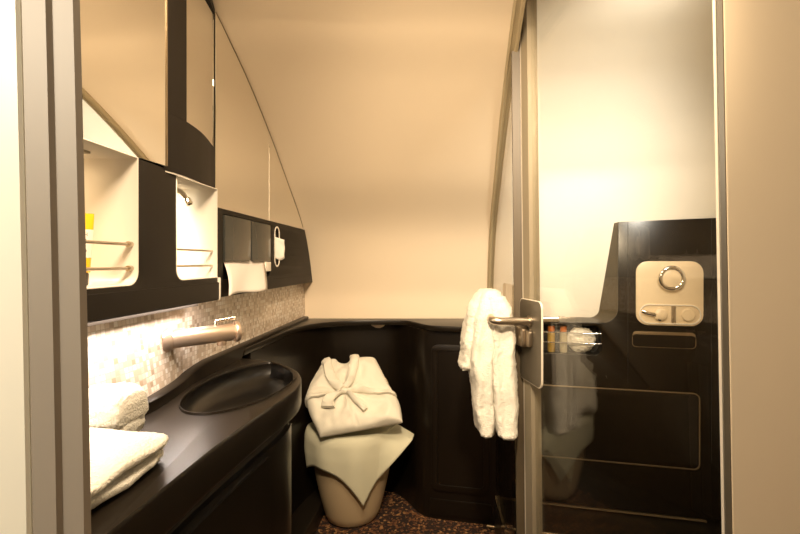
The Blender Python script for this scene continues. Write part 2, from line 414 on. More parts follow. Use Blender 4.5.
# keep the top ring from folding where the bowl nearly touches the edge
for j, t in enumerate(A2):
    ro = (rowsC[5][j]-Vector((cx, cy, ZC))).length
    for k in range(5):
        p = rowsC[k][j]; c0 = Vector((cx, cy, p.z)); r = (p-c0).length
        lim = ro - .004*(5-k)
        if r > lim: rowsC[k][j] = c0 + (p-c0)*(lim/r)
rowsC.append(rowsC[0])
bm = grid_bm(rowsC, True); bmesh.ops.remove_doubles(bm, verts=bm.verts, dist=1e-6)
ct = thing('vanity_counter', (-.55, 1.0, .846), 'dark stone washbasin counter with rounded end along the mosaic wall', 'counter')
from_bm('countertop', bm, M['counter'], ct)
rowsB = []
for k, z in ((.972, ZC-.001), (.966, ZC-.010), (.94, ZC-.026), (.87, ZC-.044), (.72, ZC-.057), (.48, ZC-.066), (.2, ZC-.070), (.08, ZC-.071)):
    rowsB.append([ell(2*PI*i/72, k, z) for i in range(72)])
lim = [min((rowsC[0][min(range(len(A2)), key=lambda q: abs(A2[q]-2*PI*i/72))]-Vector((cx, cy, rowsC[0][0].z))).length, 9) for i in range(72)]
for r in rowsB:
    for i in range(72):
        c0 = Vector((cx, cy, r[i].z)); L_ = (r[i]-c0).length
        if L_ > lim[i]: r[i] = c0 + (r[i]-c0)*(lim[i]/L_)
bb = grid_bm(rowsB, True); bb.faces.new([v for v in bb.verts][-72:])
bs = from_bm('basin', bb, M['bowl'], ct)
from_bm('drain', lathe_bm([(.0, 0), (.02, 0), (.024, .002), (.022, .005), (.0, .006)], (cx, cy, ZC-.0712), 24, cap=False), M['chrome'], bs)
# upstand along the wall
rows = []
for j in range(70):
    y = lerp(.52, 2.44, j/69); x = xb(y) + .0; zt = lerp(.948, .966, min(1, max(0, (y-1.2)/.15)))
    w_ = .026
    rows.append([Vector((x+w_, y, .9205)), Vector((x+w_, y, zt-.004)), Vector((x+w_-.005, y, zt)), Vector((x+.0005, y, zt)), Vector((x+.0005, y, .9205))])
rows2 = [[p + Vector((0, 0, .0 if r[0].y < 1.58 else .032 if p.z < .93 else 0)) for p in r] for r in rows]
from_bm('upstand', grid_bm(rows2, True, True), M['counter'], ct)

# vanity cabinet under the counter
vin = [(v.x - .028, v.y - (.03 if v.y > 1.3 else 0)) for v in outl[1:-1]]
vc = thing('vanity_cabinet', (-.55, 1.0, 0), 'dark brown rounded vanity cabinet below the washbasin counter', 'cabinet')
poly_v = [(-.684, .52)] + [(a, max(b, .52)) for a, b in vin] + [(-.684, 1.555)]
prism('body', M['dark'], poly_v, FZ, .06, .800, vc, .003)
prism('plinth_or_shade_slab', M['rubber'], [(lerp(a, -.58, .08), lerp(b, 1.0, .05)) for a, b in poly_v], FZ, 0, .0595, vc)
prism('top_rail', M['rubber'], [(lerp(a, -.58, .08), lerp(b, 1.0, .03)) for a, b in poly_v], FZ, .8005, .8455, vc)
fd = [(v.x - .0275, v.y) for v in outl[1:] if .52 < v.y < 1.12]
rows = []
for a, b in [(x, y) for x, y in fd if .53 < y < 1.10]:
    rows.append([Vector((a-.004, b, .09)), Vector((a+.006, b, .09)), Vector((a+.007, b, .10)), Vector((a+.007, b, .775)), Vector((a+.006, b, .785)), Vector((a-.004, b, .785))])
from_bm('door', grid_bm(rows, True, True), M['dark'], vc)

# ------------------------------------------------------------------ tap
tp = thing('basin_tap', (-.69, 1.17, 1.03), 'champagne metal wall tap pointing over the black basin', 'tap')
t0, t1 = Vector((-.694, 1.165, 1.057)), Vector((-.556, 1.276, 1.063)); td = (t1-t0); TL = td.length
from_bm('spout', lathe_dir_bm([(.0, 0), (.024, 0), (.0245, .02), (.0245, TL-.006), (.0225, TL), (.0, TL)], t0, td, 32), M['tap'], tp)
from_bm('wall_flange', lathe_dir_bm([(.0, -.004), (.032, -.004), (.032, .012), (.028, .018), (.0, .018)], t0, td, 32), M['tap'], tp)
from_bm('end_cap', lathe_dir_bm([(.0, 0), (.0285, 0), (.0295, .002), (.0295, .010), (.027, .013), (.0, .013)], t1 - td.normalized()*.002, td, 32), M['tap'], tp)
lv0 = t1 - td.normalized()*.05 + Vector((0, 0, .0235)); 
tube('lever', M['chrome'], arc_path([lv0, lv0 + Vector((0, 0, .012)), lv0 + td.normalized()*.05 + Vector((0, 0, .016))], .01), .0055, tp)
from_bm('aerator', lathe_bm([(.0, 0), (.012, 0), (.013, .003), (.013, .014), (0, .014)], t1 - td.normalized()*.035 + Vector((0, 0, -.034)), 20), M['tap'], tp)

# ------------------------------------------------------------------ hand towels on the counter
def folded_towel(name, c, sx, sy, h, rot, label, seed, tilt=0, grp=None):
    t = thing(name, c, label, 'towel', grp)
    R = Matrix.Rotation(rot, 4, 'Z') @ Matrix.Rotation(tilt, 4, 'Y')
    def layer(z0, z1, kx, ky, part, sd):
        rows = []; NV, NU = 28, 72
        for i in range(NV+1):
            ph = -PI/2 + PI*i/NV; row = []
            for j in range(NU):
                th = 2*PI*j/NU
                ce = lambda a, e: math.copysign(abs(math.cos(a))**e, math.cos(a))
                se = lambda a, e: math.copysign(abs(math.sin(a))**e, math.sin(a))
                x = sx*kx*ce(ph, .5)*ce(th, .42); y = sy*ky*ce(ph, .5)*se(th, .42)
                zz = (z0+z1)/2 + (z1-z0)/2*se(ph, .8)
                p = Vector((x, y, zz))
                a = 1 if zz > z0+.006 else .2
                p += Vector((nz(p, 9, .14*h if h < .08 else .008, sd), nz(p, 9, .010, sd+2), nz(p, 12, .006, sd+4)*a))
                p += Vector((nz(p, 120, .0035, sd), nz(p, 120, .0035, sd+1), abs(nz(p, 120, .004, sd+2))*a))
                if p.z < 0: p.z = 0.0005
                p = R @ p
                row.append(Vector(c) + p)
            rows.append(row)
        return from_bm(part, grid_bm(rows, True, True), M['terry'], t, True, 80)
    layer(0, h*.48, .97 if h < .08 else .90, .96, 'lower_fold', seed)
    layer(h*(.40 if h < .08 else .16), h, 1.0, 1.0, 'upper_fold', seed+5)
    return t
folded_towel('hand_towel', (-.572, .668, .9205), .130, .128, .050, -.02, 'thick white folded terry hand towel at the front of the counter', 1)
folded_towel('hand_towel', (-.618, .862, .9205), .056, .056, .098, .1, 'white rolled hand towel standing behind the flat front one on the counter', 3)

# ------------------------------------------------------------------ wall cabinet with niches
XF = -.60
cb = thing('niche_cabinet', (-.70, .9, 1.153), 'dark wall cabinet with two white open niches over the counter', 'cabinet')
fr = [(1.27, 1.153), (1.27, 1.215), (1.235, 1.215)]
n1 = [(.92, 1.475), (.92, 1.24)] + [(.92-.025*(1-math.cos(t)), 1.24-.025*math.sin(t)) for t in [PI/2*i/6 for i in range(1, 7)]] + [(.60, 1.215)]
n2 = [(1.235, 1.215), (1.235, 1.215)]
outer = [(.53, 1.153), (1.27, 1.153), (1.27, 1.216), (1.086, 1.216)] + [(1.086-.026*math.sin(t), 1.242-.026*math.cos(t)) for t in [PI/2*i/6 for i in range(1, 7)]] + [(1.060, 1.472), (.923, 1.472), (.923, 1.24)] + \
        [(.923-.027*(1-math.cos(t)), 1.24-.027*math.sin(t)) for t in [PI/2*i/6 for i in range(1, 7)]] + [(.598, 1.213), (.598, 1.472), (.53, 1.472)]
plate('fascia', M['fascia'], outer, [], FX, XF-.012, XF, cb, .001)
plate('lower_panel', M['fascia'], rrect(.532, 1.155, 1.268, 1.203, .003), [], FX, XF-.0005, XF+.004, cb, .001)
def liner(part, y0, y1, z0, z1, xb_, r, parent, open_right=False):
    pl = rrect(y0, z0, y1, z1, r, 6, (0, 0, 1, 1) if not open_right else (0, 0, 1, 0))
    rows = [[Vector((XF+.0004, a, b)) for a, b in pl], [Vector((xb_+.01, a, b)) for a, b in pl], [Vector((xb_, lerp(a, (y0+y1)/2, .02), lerp(b, (z0+z1)/2, .02))) for a, b in pl]]
    bm = grid_bm(rows, True); bm.faces.new([v for v in bm.verts][-len(pl):])
    o = from_bm(part, bm, M['white'], parent)
    md = o.modifiers.new('shell', 'SOLIDIFY'); md.thickness = .003; md.offset = 1
    return o
liner('niche_liner', .60, .92, 1.215, 1.472, -.80, .025, cb)
liner('niche_liner', 1.063, 1.262, 1.218, 1.463, -.80, .025, cb, True)
box('end_panel', M['white'], (-.80, 1.2655, 1.154), (XF+.005, 1.2745, 1.216), cb, .001)
box('top_panel', M['white'], (-.80, .53, 1.4755), (-.665, 1.005, 1.482), cb, .001)
box('base_panel', M['fascia'], (-.685, .535, 1.1615), (XF-.013, 1.265, 1.2), cb, .002)
box('light_lip', M['fascia'], (-.657, .54, 1.137), (-.653, 1.262, 1.161), cb, .001)
box('lamp_slot', M['alu_dark'], (-.665, .72, 1.466), (-.650, .86, 1.4715), cb, .002)
for (z) in (1.296, 1.247):
    tube('rail', M['steel'], [(XF-.013, .606, z), (XF-.013, .912, z)], .0032, cb)
for (z) in (1.296, 1.247):
    from_bm('rail_knob', lathe_bm([(0, 0), (.006, 0), (.006, .010), (0, .010)], (XF-.013, .9095, z), 14, 'Y'), M['steel'], cb)
for (z) in (1.2905, 1.250):
    tube('rail', M['steel'], arc_path([(XF-.014, 1.068, z), (XF-.006, 1.19, z), (XF-.012, 1.258, z)], .03), .0028, cb)

# yellow tube
yt = thing('lotion_tube', (-.672, .852, 1.2152), 'yellow squeeze tube with white label standing behind niche rails', 'tube')
def tube_rows(z0, z1, n, f):
    rows = []
    for i in range(n+1):
        z = lerp(z0, z1, i/n); t = f(z); rx, ry = t
        rows.append([Vector((-.672 + rx*math.cos(a), .852 + ry*math.sin(a), z)) for a in [2*PI*k/32 for k in range(32)]])
    return rows
ft = lambda z: (lerp(.0215, .0275, min(1, max(0, (z-1.242)/.10))), lerp(.0205, .002, min(1, max(0, (z-1.25)/.103))**1.3))
from_bm('body', grid_bm(tube_rows(1.240, 1.353, 16, ft), True, True), M['yellow'], yt)
rows = []
for i in range(9):
    z = lerp(1.268, 1.322, i/8); rx, ry = ft(z); rx += .0006; ry += .0006
    rows.append([Vector((-.672 + rx*math.cos(a), .852 + ry*math.sin(a), z)) for a in [lerp(-PI*.96, -PI*.04, k/20) for k in range(21)]])
lb = from_bm('label_panel', grid_bm(rows), M['label'], yt)
from_bm('cap', lathe_bm([(0, 0), (.0175, 0), (.019, .002), (.0195, .022), (.018, .0245), (0, .0245)], (-.672, .852, 1.2155), 28), M['cap'], yt)
def text(body, size, loc, rotz, m, parent, name='lettering', rx=PI/2):
    cu = bpy.data.curves.new('t', 'FONT'); cu.body = body; cu.size = size; cu.align_x = 'RIGHT'; cu.extrude = .0002
    o = bpy.data.objects.new('t', cu); C.objects.link(o)
    me = bpy.data.meshes.new_from_object(o.evaluated_get(bpy.context.evaluated_depsgraph_get()))
    bpy.data.objects.remove(o)
    me.transform(Matrix.Translation(loc) @ Matrix.Rotation(rotz, 4, 'Z') @ Matrix.Rotation(rx, 4, 'X'))
    return link_mesh(name, me, m, parent, False)
text('L I T H', .0105, (-.6535, .8350, 1.3085), 0, M['ink'], lb)
text('I B A', .0105, (-.6535, .8338, 1.2965), 0, M['ink'], lb)
bm = tube_bm([(-.664 + .0075*math.cos(a), .8318, 1.281 + .0065*math.sin(a)) for a in [2*PI*k/10 for k in range(10)]], .0014, 6, True)
for k in range(5):
    a = 2*PI*k/5; b2 = lathe_bm([(0, -.0012), (.0016, 0), (0, .0012)], (-.664 + .0035*math.cos(a), .8318, 1.281 + .0035*math.sin(a)), 8, 'Y', False)
    me_ = bpy.data.meshes.new('q'); b2.to_mesh(me_); b2.free(); bm.from_mesh(me_); bpy.data.meshes.remove(me_)
from_bm('emblem', bm, M['ink'], lb)

yt.rotation_euler.z = .62
# chrome swan-neck in the small niche
gn = thing('reading_lamp', (-.76, 1.12, 1.42), 'small chrome swan neck fitting at the top of the bright small niche', 'lamp')
gp = spline([(-.78, 1.10, 1.446), (-.72, 1.125, 1.452), (-.675, 1.145, 1.451), (-.645, 1.158, 1.438), (-.634, 1.163, 1.420)], 5)
tube('neck', M['chrome'], gp, .0085, gn, 14)
from_bm('nozzle', lathe_dir_bm([(0, 0), (.0100, 0), (.0112, .003), (.0112, .018), (.008, .021), (0, .0215)], gp[-1] + Vector((-.001, 0, .004)), Vector((.010, .004, -.02)), 20), M['chrome'], gn)
from_bm('mount', lathe_dir_bm([(0, 0), (.018, 0), (.018, .008), (0, .01)], gp[0] + Vector((-.0165, 0, 0)), Vector((1, .2, 0)), 20), M['chrome'], gn)

# ------------------------------------------------------------------ mirrors
mc = thing('mirror_cabinet', (-.68, .8, 1.483), 'flat mirror door above the larger open niche', 'mirror')
ma, mb = Vector((-.643, .53, 0)), Vector((-.595, 1.014, 0)); me_d = (mb-ma); ML = me_d.length; me_d.normalize(); mn = Vector((me_d.y, -me_d.x, 0))
FM = lambda a, b, c: ma + me_d*a + mn*c + Vector((0, 0, b))
prism('mirror', M['mirror'], [(0, 1.476), (ML-.004, 1.476), (ML-.004, 2.12), (0, 2.12)], FM, -.004, 0, mc)
prism('backing', M['fascia'], [(0, 1.4765), (ML-.003, 1.4765), (ML-.003, 2.12), (0, 2.12)], FM, -.03, -.0042, mc)
prism('edge_strip', M['line'], [(ML-.0028, 1.476), (ML, 1.476), (ML, 2.12), (ML-.0038, 2.12)], FM, -.02, .002, mc)

cvp = [(v.x, v.y) for v in spline([(-.600, 1.010, 0), (-.594, 1.05, 0), (-.593, 1.10, 0), (-.601, 1.17, 0), (-.617, 1.24, 0), (-.633, 1.295, 0), (-.6465, 1.345, 0)], 6)]
cm = thing('curved_mirror_cabinet', (-.68, 1.15, 1.465), 'tall dark framed cabinet with curved mirror bulging from the wall above the small niche', 'mirror')
def curve_shell(part, m, pts, z0, z1, thick, parent, out=0):
    rows = []
    P = [Vector((a, b, 0)) for a, b in pts]; n = len(P); Ns = []
    for i in range(n):
        t = (P[min(i+1, n-1)]-P[max(i-1, 0)]).normalized(); Ns.append(Vector((t.y, -t.x, 0)))
    for i in range(n):
        a = P[i]+Ns[i]*out; b = P[i]-Ns[i]*thick
        rows.append([a+Vector((0, 0, z0)), a+Vector((0, 0, z1)), b+Vector((0, 0, z1)), b+Vector((0, 0, z0))])
    return from_bm(part, grid_bm(rows, True, True), m, parent, True, 35)
k1 = [p for p in cvp if p[1] < 1.098]
curve_shell('lower_band', M['fascia'], cvp, 1.467, 1.600, .02, cm, .0005)
curve_shell('upper_band', M['fascia'], cvp, 2.000, 2.07, .02, cm, .0005)
curve_shell('stile', M['fascia'], k1, 1.6005, 1.9995, .02, cm, .0005)
q0, q1 = (-.5955, 1.09), (-.6475, 1.342)
mpts = [(lerp(lerp(q0[0], q1[0], i/12), interp(lerp(q0[1], q1[1], i/12), [p[1] for p in cvp], [p[0] for p in cvp]), .25), lerp(q0[1], q1[1], i/12)) for i in range(13)]
curve_shell('mirror', M['mirror'], mpts, 1.6005, 1.9995, .006, cm, -.001)
prism('body', M['fascia'], [(a-.045, b) for a, b in cvp[:-3]] + [(-.69, 1.30), (-.80, 1.30), (-.80, 1.010)], FZ, 1.475, 2.07, cm)
prism('underside', M['white'], [(a-.001, b) for a, b in cvp] + [(-.685, 1.345), (-.685, 1.30), (-.80, 1.30), (-.80, 1.010)], FZ, 1.4635, 1.4667, cm)

wm = thing('wall_mirror', (-.66, 1.8, 1.42), 'large two pane wall mirror whose sloping edge follows the curved outer wall', 'mirror')
XM = -.645
def mirror_pane(y0, y1, part):
    zt = [(y, zw(y)-.004) for y in [lerp(y1, y0, i/16) for i in range(17)]]
    zt = [(y, max(z, 1.424)) for y, z in zt]
    pl = [(y0, 1.424), (y1, 1.424)] + [q for q in zt if q[1] > 1.4245]
    return prism(part, M['mirror'], pl, FX, XM-.006, XM, wm, .0012, 1, 20)
mirror_pane(1.348, 1.7915, 'mirror_pane'); mirror_pane(1.7945, 2.268, 'mirror_pane')
prism('backing', M['alu_dark'], [(1.35, 1.43), (2.25, 1.43)] + [(y, zw(y)-.008) for y in [lerp(2.23, 1.35, i/14) for i in range(15)]], FX, -.685, XM-.0065, wm)
ep = [(XM-.0005, y, zw(y)-.004) for y in [lerp(2.268, 1.35, i/20) for i in range(21)]]
tube('edge_trim', M['line'], ep, .0018, wm, 8)

# ------------------------------------------------------------------ dispenser panel
XP = -.64
dpn = thing('dispenser_panel', (-.66, 1.9, 1.15), 'dark wall panel with paper towel and tissue dispensers under the big mirror', 'dispenser')
right = [(yw(z)-.003, z) for z in [lerp(1.152, 1.4225, i/10) for i in range(11)]]
d_rec = rrect(1.385, 1.205, 1.79, 1.409, .006)
d_slot = rrect(1.845, 1.243, 1.90, 1.403, .026)
plate('panel', M['fascia'], [(1.283, 1.153)] + right + [(1.283, 1.4225)], [d_rec, d_slot], FX, XP-.012, XP, dpn, .001)
box('towel_recess', M['rubber'], (-.685, 1.38, 1.200), (XP-.030, 1.795, 1.4115), dpn, .001)
box('tissue_recess', M['white'], (-.685, 1.838, 1.238), (XP-.016, 1.905, 1.408), dpn, .001)
for y0, y1, cr in ((1.392, 1.592, (0, 0, 0, 1)), (1.602, 1.787, (0, 0, 1, 0))):
    plate('dispenser_door', M['disp'], rrect(y0, 1.262, y1, 1.406, .02, 6, cr), [], FX, XP-.008, XP+.003, dpn, .001)
plate('tissue_rim', M['white'], rrect(1.840, 1.239, 1.902, 1.408, .030), [rrect(1.847, 1.246, 1.895, 1.401, .023)], FX, XP-.001, XP+.0015, dpn, .0005)
box('side_clip', M['white'], (XP-.008, 1.735, 1.224), (XP+.004, 1.79, 1.2605), dpn, .002)
for z in (1.19, 1.325, 1.36, 1.29):
    plate('ridge', M['fascia'], rrect(1.93 if z > 1.2 else 1.83, z, yw(z)-.03, z+.003, .001), [], FX, XP-.0005, XP+.0012, dpn, .0004)
# paper towel hanging out
pt = []
for i in range(15):
    v = i/14; z = 1.285 - v*.128
    row = []
    for j in range(13):
        u = j/12
        y = lerp(lerp(1.392, 1.362, v) + .022*math.sin(PI*v)*(1-u), lerp(1.752, 1.690, v), u)
        x = XP - .012 + .034*v + .006*math.sin(u*7+v*2)*v
        row.append(Vector((x, y, z + .003*math.sin(u*6)*v)))
    pt.append(row)
o = from_bm('paper_towel', grid_bm(pt), M['paper']); md = o.modifiers.new('thick', 'SOLIDIFY'); md.thickness = .0015
tag(o, 'white paper towel hanging out under the grey dispenser doors', 'paper towel')
# tissue
ts = []
for i in range(9):
    v = i/8; row = []
    for j in range(9):
        u = j/8
        x = XP - .012 + .030*v; y = 1.874 + .035*v + .004*math.sin(u*9+v*3); z = lerp(1.280 - .004*v, 1.366 - .012*v, u) - .010*math.sin(PI*v)*(1-u)
        row.append(Vector((x, y, z)))
    ts.append(row)
o = from_bm('tissue', grid_bm(ts), M['tissue']); md = o.modifiers.new('thick', 'SOLIDIFY'); md.thickness = .002
tag(o, 'white tissue poking out of the oval slot in the dark panel', 'tissue')

# ------------------------------------------------------------------ toilet
TX, TY = -.39, 2.245
tl = thing('toilet', (TX, TY, 0), 'cream tapered toilet bowl standing against the dark cabinet wall', 'toilet')
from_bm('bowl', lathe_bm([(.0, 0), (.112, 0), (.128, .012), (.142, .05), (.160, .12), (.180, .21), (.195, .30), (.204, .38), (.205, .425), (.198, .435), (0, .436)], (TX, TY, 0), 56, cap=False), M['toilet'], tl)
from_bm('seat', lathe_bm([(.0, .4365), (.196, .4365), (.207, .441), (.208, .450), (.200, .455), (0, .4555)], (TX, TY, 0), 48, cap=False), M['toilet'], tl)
kb = tube_bm([(TX+.205, TY-.0, .412), (TX+.252, TY+.0, .416)], .006, 10)
from_bm('lever', kb, M['steel'], tl)
rows = []
for i in range(11):
    v = i/10
    hw = .17*math.sqrt(max(0.02, 1-(abs(v-.5)*1.7)**4)); c = Vector((TX, lerp(TY-.02, TY+.17, v), lerp(.475, .66, v)))
    rows.append([c+Vector((-hw, .0, 0)), c+Vector((hw, 0, 0)), c+Vector((hw, .018, -.016)), c+Vector((-hw, .018, -.016))])
from_bm('lid', grid_bm(rows, True, True), M['toilet'], tl)
# cloth over the seat
ctr = Vector((TX, TY, 0)); RR = .214
def pol(r, a): return Vector((r*math.cos(math.radians(a)), r*math.sin(math.radians(a)), 0))
cT, cR, cL, cB = pol(.535, -67), pol(.335, -12), pol(.40, 206), pol(.19, 95)
rows = []
NG = 44
for i in range(NG+1):
    a = i/NG; row = []
    for j in range(NG+1):
        b = j/NG
        p = (cB*(1-a)*(1-b) + cR*a*(1-b) + cL*(1-a)*b + cT*a*b)
        p = p*(1 + .11*4*a*(1-a)*b**2 + .07*4*b*(1-b)*a**2)
        r = p.length
        fold = .004*math.sin(math.atan2(p.y, p.x)*9+1)
        if r <= RR: q = ctr + p + Vector((0, 0, .460 + .004*abs(nz(p, 14, 1, 2))))
        else:
            ex = r-RR; s = min(1, ex/.03)
            rr = RR + .014*s + fold*min(1, ex/.08) - max(0, ex-.10)*.10
            q = ctr + p.normalized()*rr + Vector((0, 0, .460 - ex*.98*s - ex*.3*(1-s)))
            if math.degrees(math.atan2(p.y, p.x)) > -48 and p.x > 0:      # right corner stands off stiffly
                k = min(1, (math.degrees(math.atan2(p.y, p.x))+48)/25)
                q = q.lerp(ctr + p*.94 + Vector((0, 0, .455 - ex*.25)), k)
        row.append(q)
    rows.append(row)
o = from_bm('draped_cloth', grid_bm(rows), M['cloth'], None, True, 80); md = o.modifiers.new('thick', 'SOLIDIFY'); md.thickness = .003; md.offset = 1
tag(o, 'ivory napkin cloth draped over the toilet, corner hanging down in front', 'cloth')

# ------------------------------------------------------------------ folded bathrobe
rb = thing('folded_bathrobe', (-.35, 2.15, .50), 'folded white bathrobe with tied belt resting on the draped toilet', 'bathrobe')
Lk = [(-.492, 2.005, .474), (-.575, 2.10, .575), (-.590, 2.17, .640), (-.548, 2.315, .742)]
Rk = [(-.128, 2.030, .532), (-.150, 2.12, .590), (-.205, 2.19, .655), (-.285, 2.315, .752)]
Ls, Rs = spline(Lk, 10), spline(Rk, 10)
NRM = Vector((0.02, -.62, .78)).normalized()
def rpt(u, v, h=0):
    f = v*(len(Ls)-1); i = min(int(f), len(Ls)-2); t = f-i
    a = Ls[i].lerp(Ls[i+1], t); b = Rs[i].lerp(Rs[i+1], t)
    return a.lerp(b, u) + NRM*h
def rh(u, v):      # height of the top surface
    e = min(1, (1-abs(2*u-1)**6)**.5)*min(1, (1-abs(2*v-1)**8)**.5)
    p = rpt(u, v)
    h = .014 + .044*e + nz(p, 9, .022, 3)*e + nz(p, 26, .011, 5)*e
    du, dv = (u-.45)*1.1, v-.50; ds = math.hypot(du, dv)
    h += .0065*math.sin(math.atan2(dv, du)*11 + .8)*math.exp(-((ds-.20)/.14)**2)*e
    h -= .010*math.exp(-((v-.48)/.035)**2)*e                       # belt cinch
    h -= .008*math.exp(-((u-.46)/.012)**2)*e*(1 if v < .5 else 0)    # front overlap
    h -= .016*math.exp(-((u-.42)/.10)**2)*e*max(0, (v-.80)/.2)       # neck dip
    return h
NU, NV = 60, 60
top = [[rpt(i/NU, j/NV, rh(i/NU, j/NV)) for i in range(NU+1)] for j in range(NV+1)]
bot = [[rpt(i/NU, j/NV, -.004 if 0 < i < NU and 0 < j < NV else .004) for i in range(NU+1)] for j in range(NV+1)]
# neckline cut: pull the middle of the top edge down
for rws in (top, bot):
    for j in range(NV+1):
        for i in range(NU+1):
            v = j/NV; u = i/NU
            if v > .75: rws[j][i] += (rpt(u, .75)-rpt(u, 1.0))*.24*math.exp(-((u-.40)/.13)**4)*((v-.75)/.25)
bm = bmesh.new()
VT = [[bm.verts.new(p) for p in r] for r in top]; VB = [[bm.verts.new(p) for p in r] for r in bot]
for j in range(NV):
    for i in range(NU):
        bm.faces.new((VT[j][i], VT[j][i+1], VT[j+1][i+1], VT[j+1][i])); bm.faces.new((VB[j][i], VB[j+1][i], VB[j+1][i+1], VB[j][i+1]))
for i in range(NU):
    bm.faces.new((VT[0][i+1], VT[0][i], VB[0][i], VB[0][i+1])); bm.faces.new((VT[NV][i], VT[NV][i+1], VB[NV][i+1], VB[NV][i]))
for j in range(NV):
    bm.faces.new((VT[j][0], VT[j+1][0], VB[j+1][0], VB[j][0])); bm.faces.new((VT[j+1][NU], VT[j][NU], VB[j][NU], VB[j+1][NU]))
from_bm('body', bm, M['robe'], rb, True, 70)
def strip(part, pts, w0, w1, lift=.006, th=.006, m=None):
    """band of cloth lying on the robe along (u,v) points"""
    P = spline([(a, b, 0) for a, b in pts], 8); rows = []; n = len(P)
    for k, p in enumerate(P):
        t = (P[min(k+1, n-1)]-P[max(k-1, 0)]).normalized(); nrm = Vector((-t.y, t.x, 0)); hw = lerp(w0, w1, k/(n-1))/2
        row = []
        for s, hh in ((-1, 0), (-.8, th), (0, th*1.15), (.8, th), (1, 0), (.8, -.004), (-.8, -.004)):
            q = p + nrm*hw*s; q.x = min(1.02, max(-.02, q.x)); q.y = min(1.02, max(-.02, q.y))
            row.append(rpt(q.x, q.y, rh(min(1, max(0, q.x)), min(1, max(0, q.y))) + lift + hh - .004))
        rows.append(row)
    return from_bm(part, grid_bm(rows, True, True), m or M['robe'], rb, True, 60)
strip('collar', [(.05, .95), (.14, .90), (.27, .74), (.42, .54)], .11, .12, .012, .012)
strip('collar', [(.60, .99), (.60, .88), (.545, .72), (.455, .54)], .20, .07, .014, .013)
strip('belt', [(.0, .42), (.15, .43), (.30, .47), (.44, .50)], .085, .06, .010, .011)
strip('belt', [(.46, .50), (.62, .50), (.80, .47), (1.0, .44)], .06, .09, .010, .011)
kn = rpt(.45, .50, rh(.45, .50)+.010)
bm = lathe_bm([(0, -.012), (.012, -.010), (.017, 0), (.012, .010), (0, .012)], n=16, cap=False)
bmesh.ops.transform(bm, matrix=Matrix.Translation(kn) @ Matrix.Rotation(-.6, 4, 'X') @ Matrix.Diagonal((1.6, 1.35, 1.1, 1)), verts=bm.verts)
from_bm('belt_knot', bm, M['robe'], rb, True, 70)
strip('belt_loop', [(.45, .50), (.34, .43), (.25, .35), (.21, .24)], .035, .15, .016, .013)
strip('belt_tail', [(.46, .49), (.49, .38), (.53, .28), (.60, .18)], .035, .075, .016, .011)
# sleeve edge sticking out on the left
strip('sleeve', [(.0, .82), (-.01, .66), (.0, .52), (.03, .40)], .09, .09, -.030, .012)

# ------------------------------------------------------------------ shower glass
PX, PY = .308, 1.470                                                          # post
DA, DB = Vector((.312, 1.462, 0)), Vector((.4605, .712, 0)); DD = (DB-DA); DL = DD.length; DD.normalize(); DN = Vector((DD.y, -DD.x, 0))   # DN faces the vanity
if DN.x > 0: DN = -DN
def leanx(z): return -.0105*(z-1.1)
def FG(a, b, c): 
    k = a/DL
    return DA + DD*a + DN*c + Vector((lerp(leanx(b), jx(b), k), 0, b))
sd = thing('shower_door', (.38, 1.1, 0), 'clear glass shower door with aluminium edge and dark grey handle plate', 'door')
def slab(part, m, a0, a1, z0, z1, c0, c1, parent, n=16, bv=0):
    rows = [[FG(a0, z, c0), FG(a1, z, c0), FG(a1, z, c1), FG(a0, z, c1)] for z in [lerp(z0, z1, i/n) for i in range(n+1)]]
    return from_bm(part, grid_bm(rows, True, True), m, parent, True, 30)
slab('glass', M['glass'], .062, DL-.002, .06, 2.10, -.004, .004, sd, 1)
slab('stile', M['alu_dark'], .012, .0615, .05, 2.12, -.017, .0165, sd)
slab('seal', M['alu'], .0, .0115, .05, 2.12, -.012, .015, sd)
slab('hinge_edge', M['alu'], DL-.0015, DL+.006, .05, 2.10, -.007, .008, sd)
slab('bottom_rail', M['alu_dark'], .062, DL-.002, .045, .0595, -.008, .008, sd, 1)
FP = lambda a, b, c: DA + DD*a + DN*c + Vector((leanx(1.0), 0, b))
hp = prism('handle_plate', M['plate_grey'], rrect(-.010, .888, .150, 1.142, .022), FP, .0175, .0225, sd, .002)
plate('plate_edge', M['alu'], rrect(-.012, .8865, .152, 1.1435, .023), [rrect(-.008, .890, .148, 1.140, .020)], FP, .0160, .0218, hp, .0005)

lt = prism('latch', M['steel'], rrect(.010, .995, .062, 1.056, .010), FP, .0227, .045, sd, .006, 3)
prism('latch_button', M['steel'], rrect(.066, 1.000, .094, 1.050, .008), FP, .0227, .036, lt, .005, 3)
tube('inner_knob', M['chrome'], [FP(.10, 1.083, -.0045), FP(.10, 1.083, -.055)], .011, sd, 16)

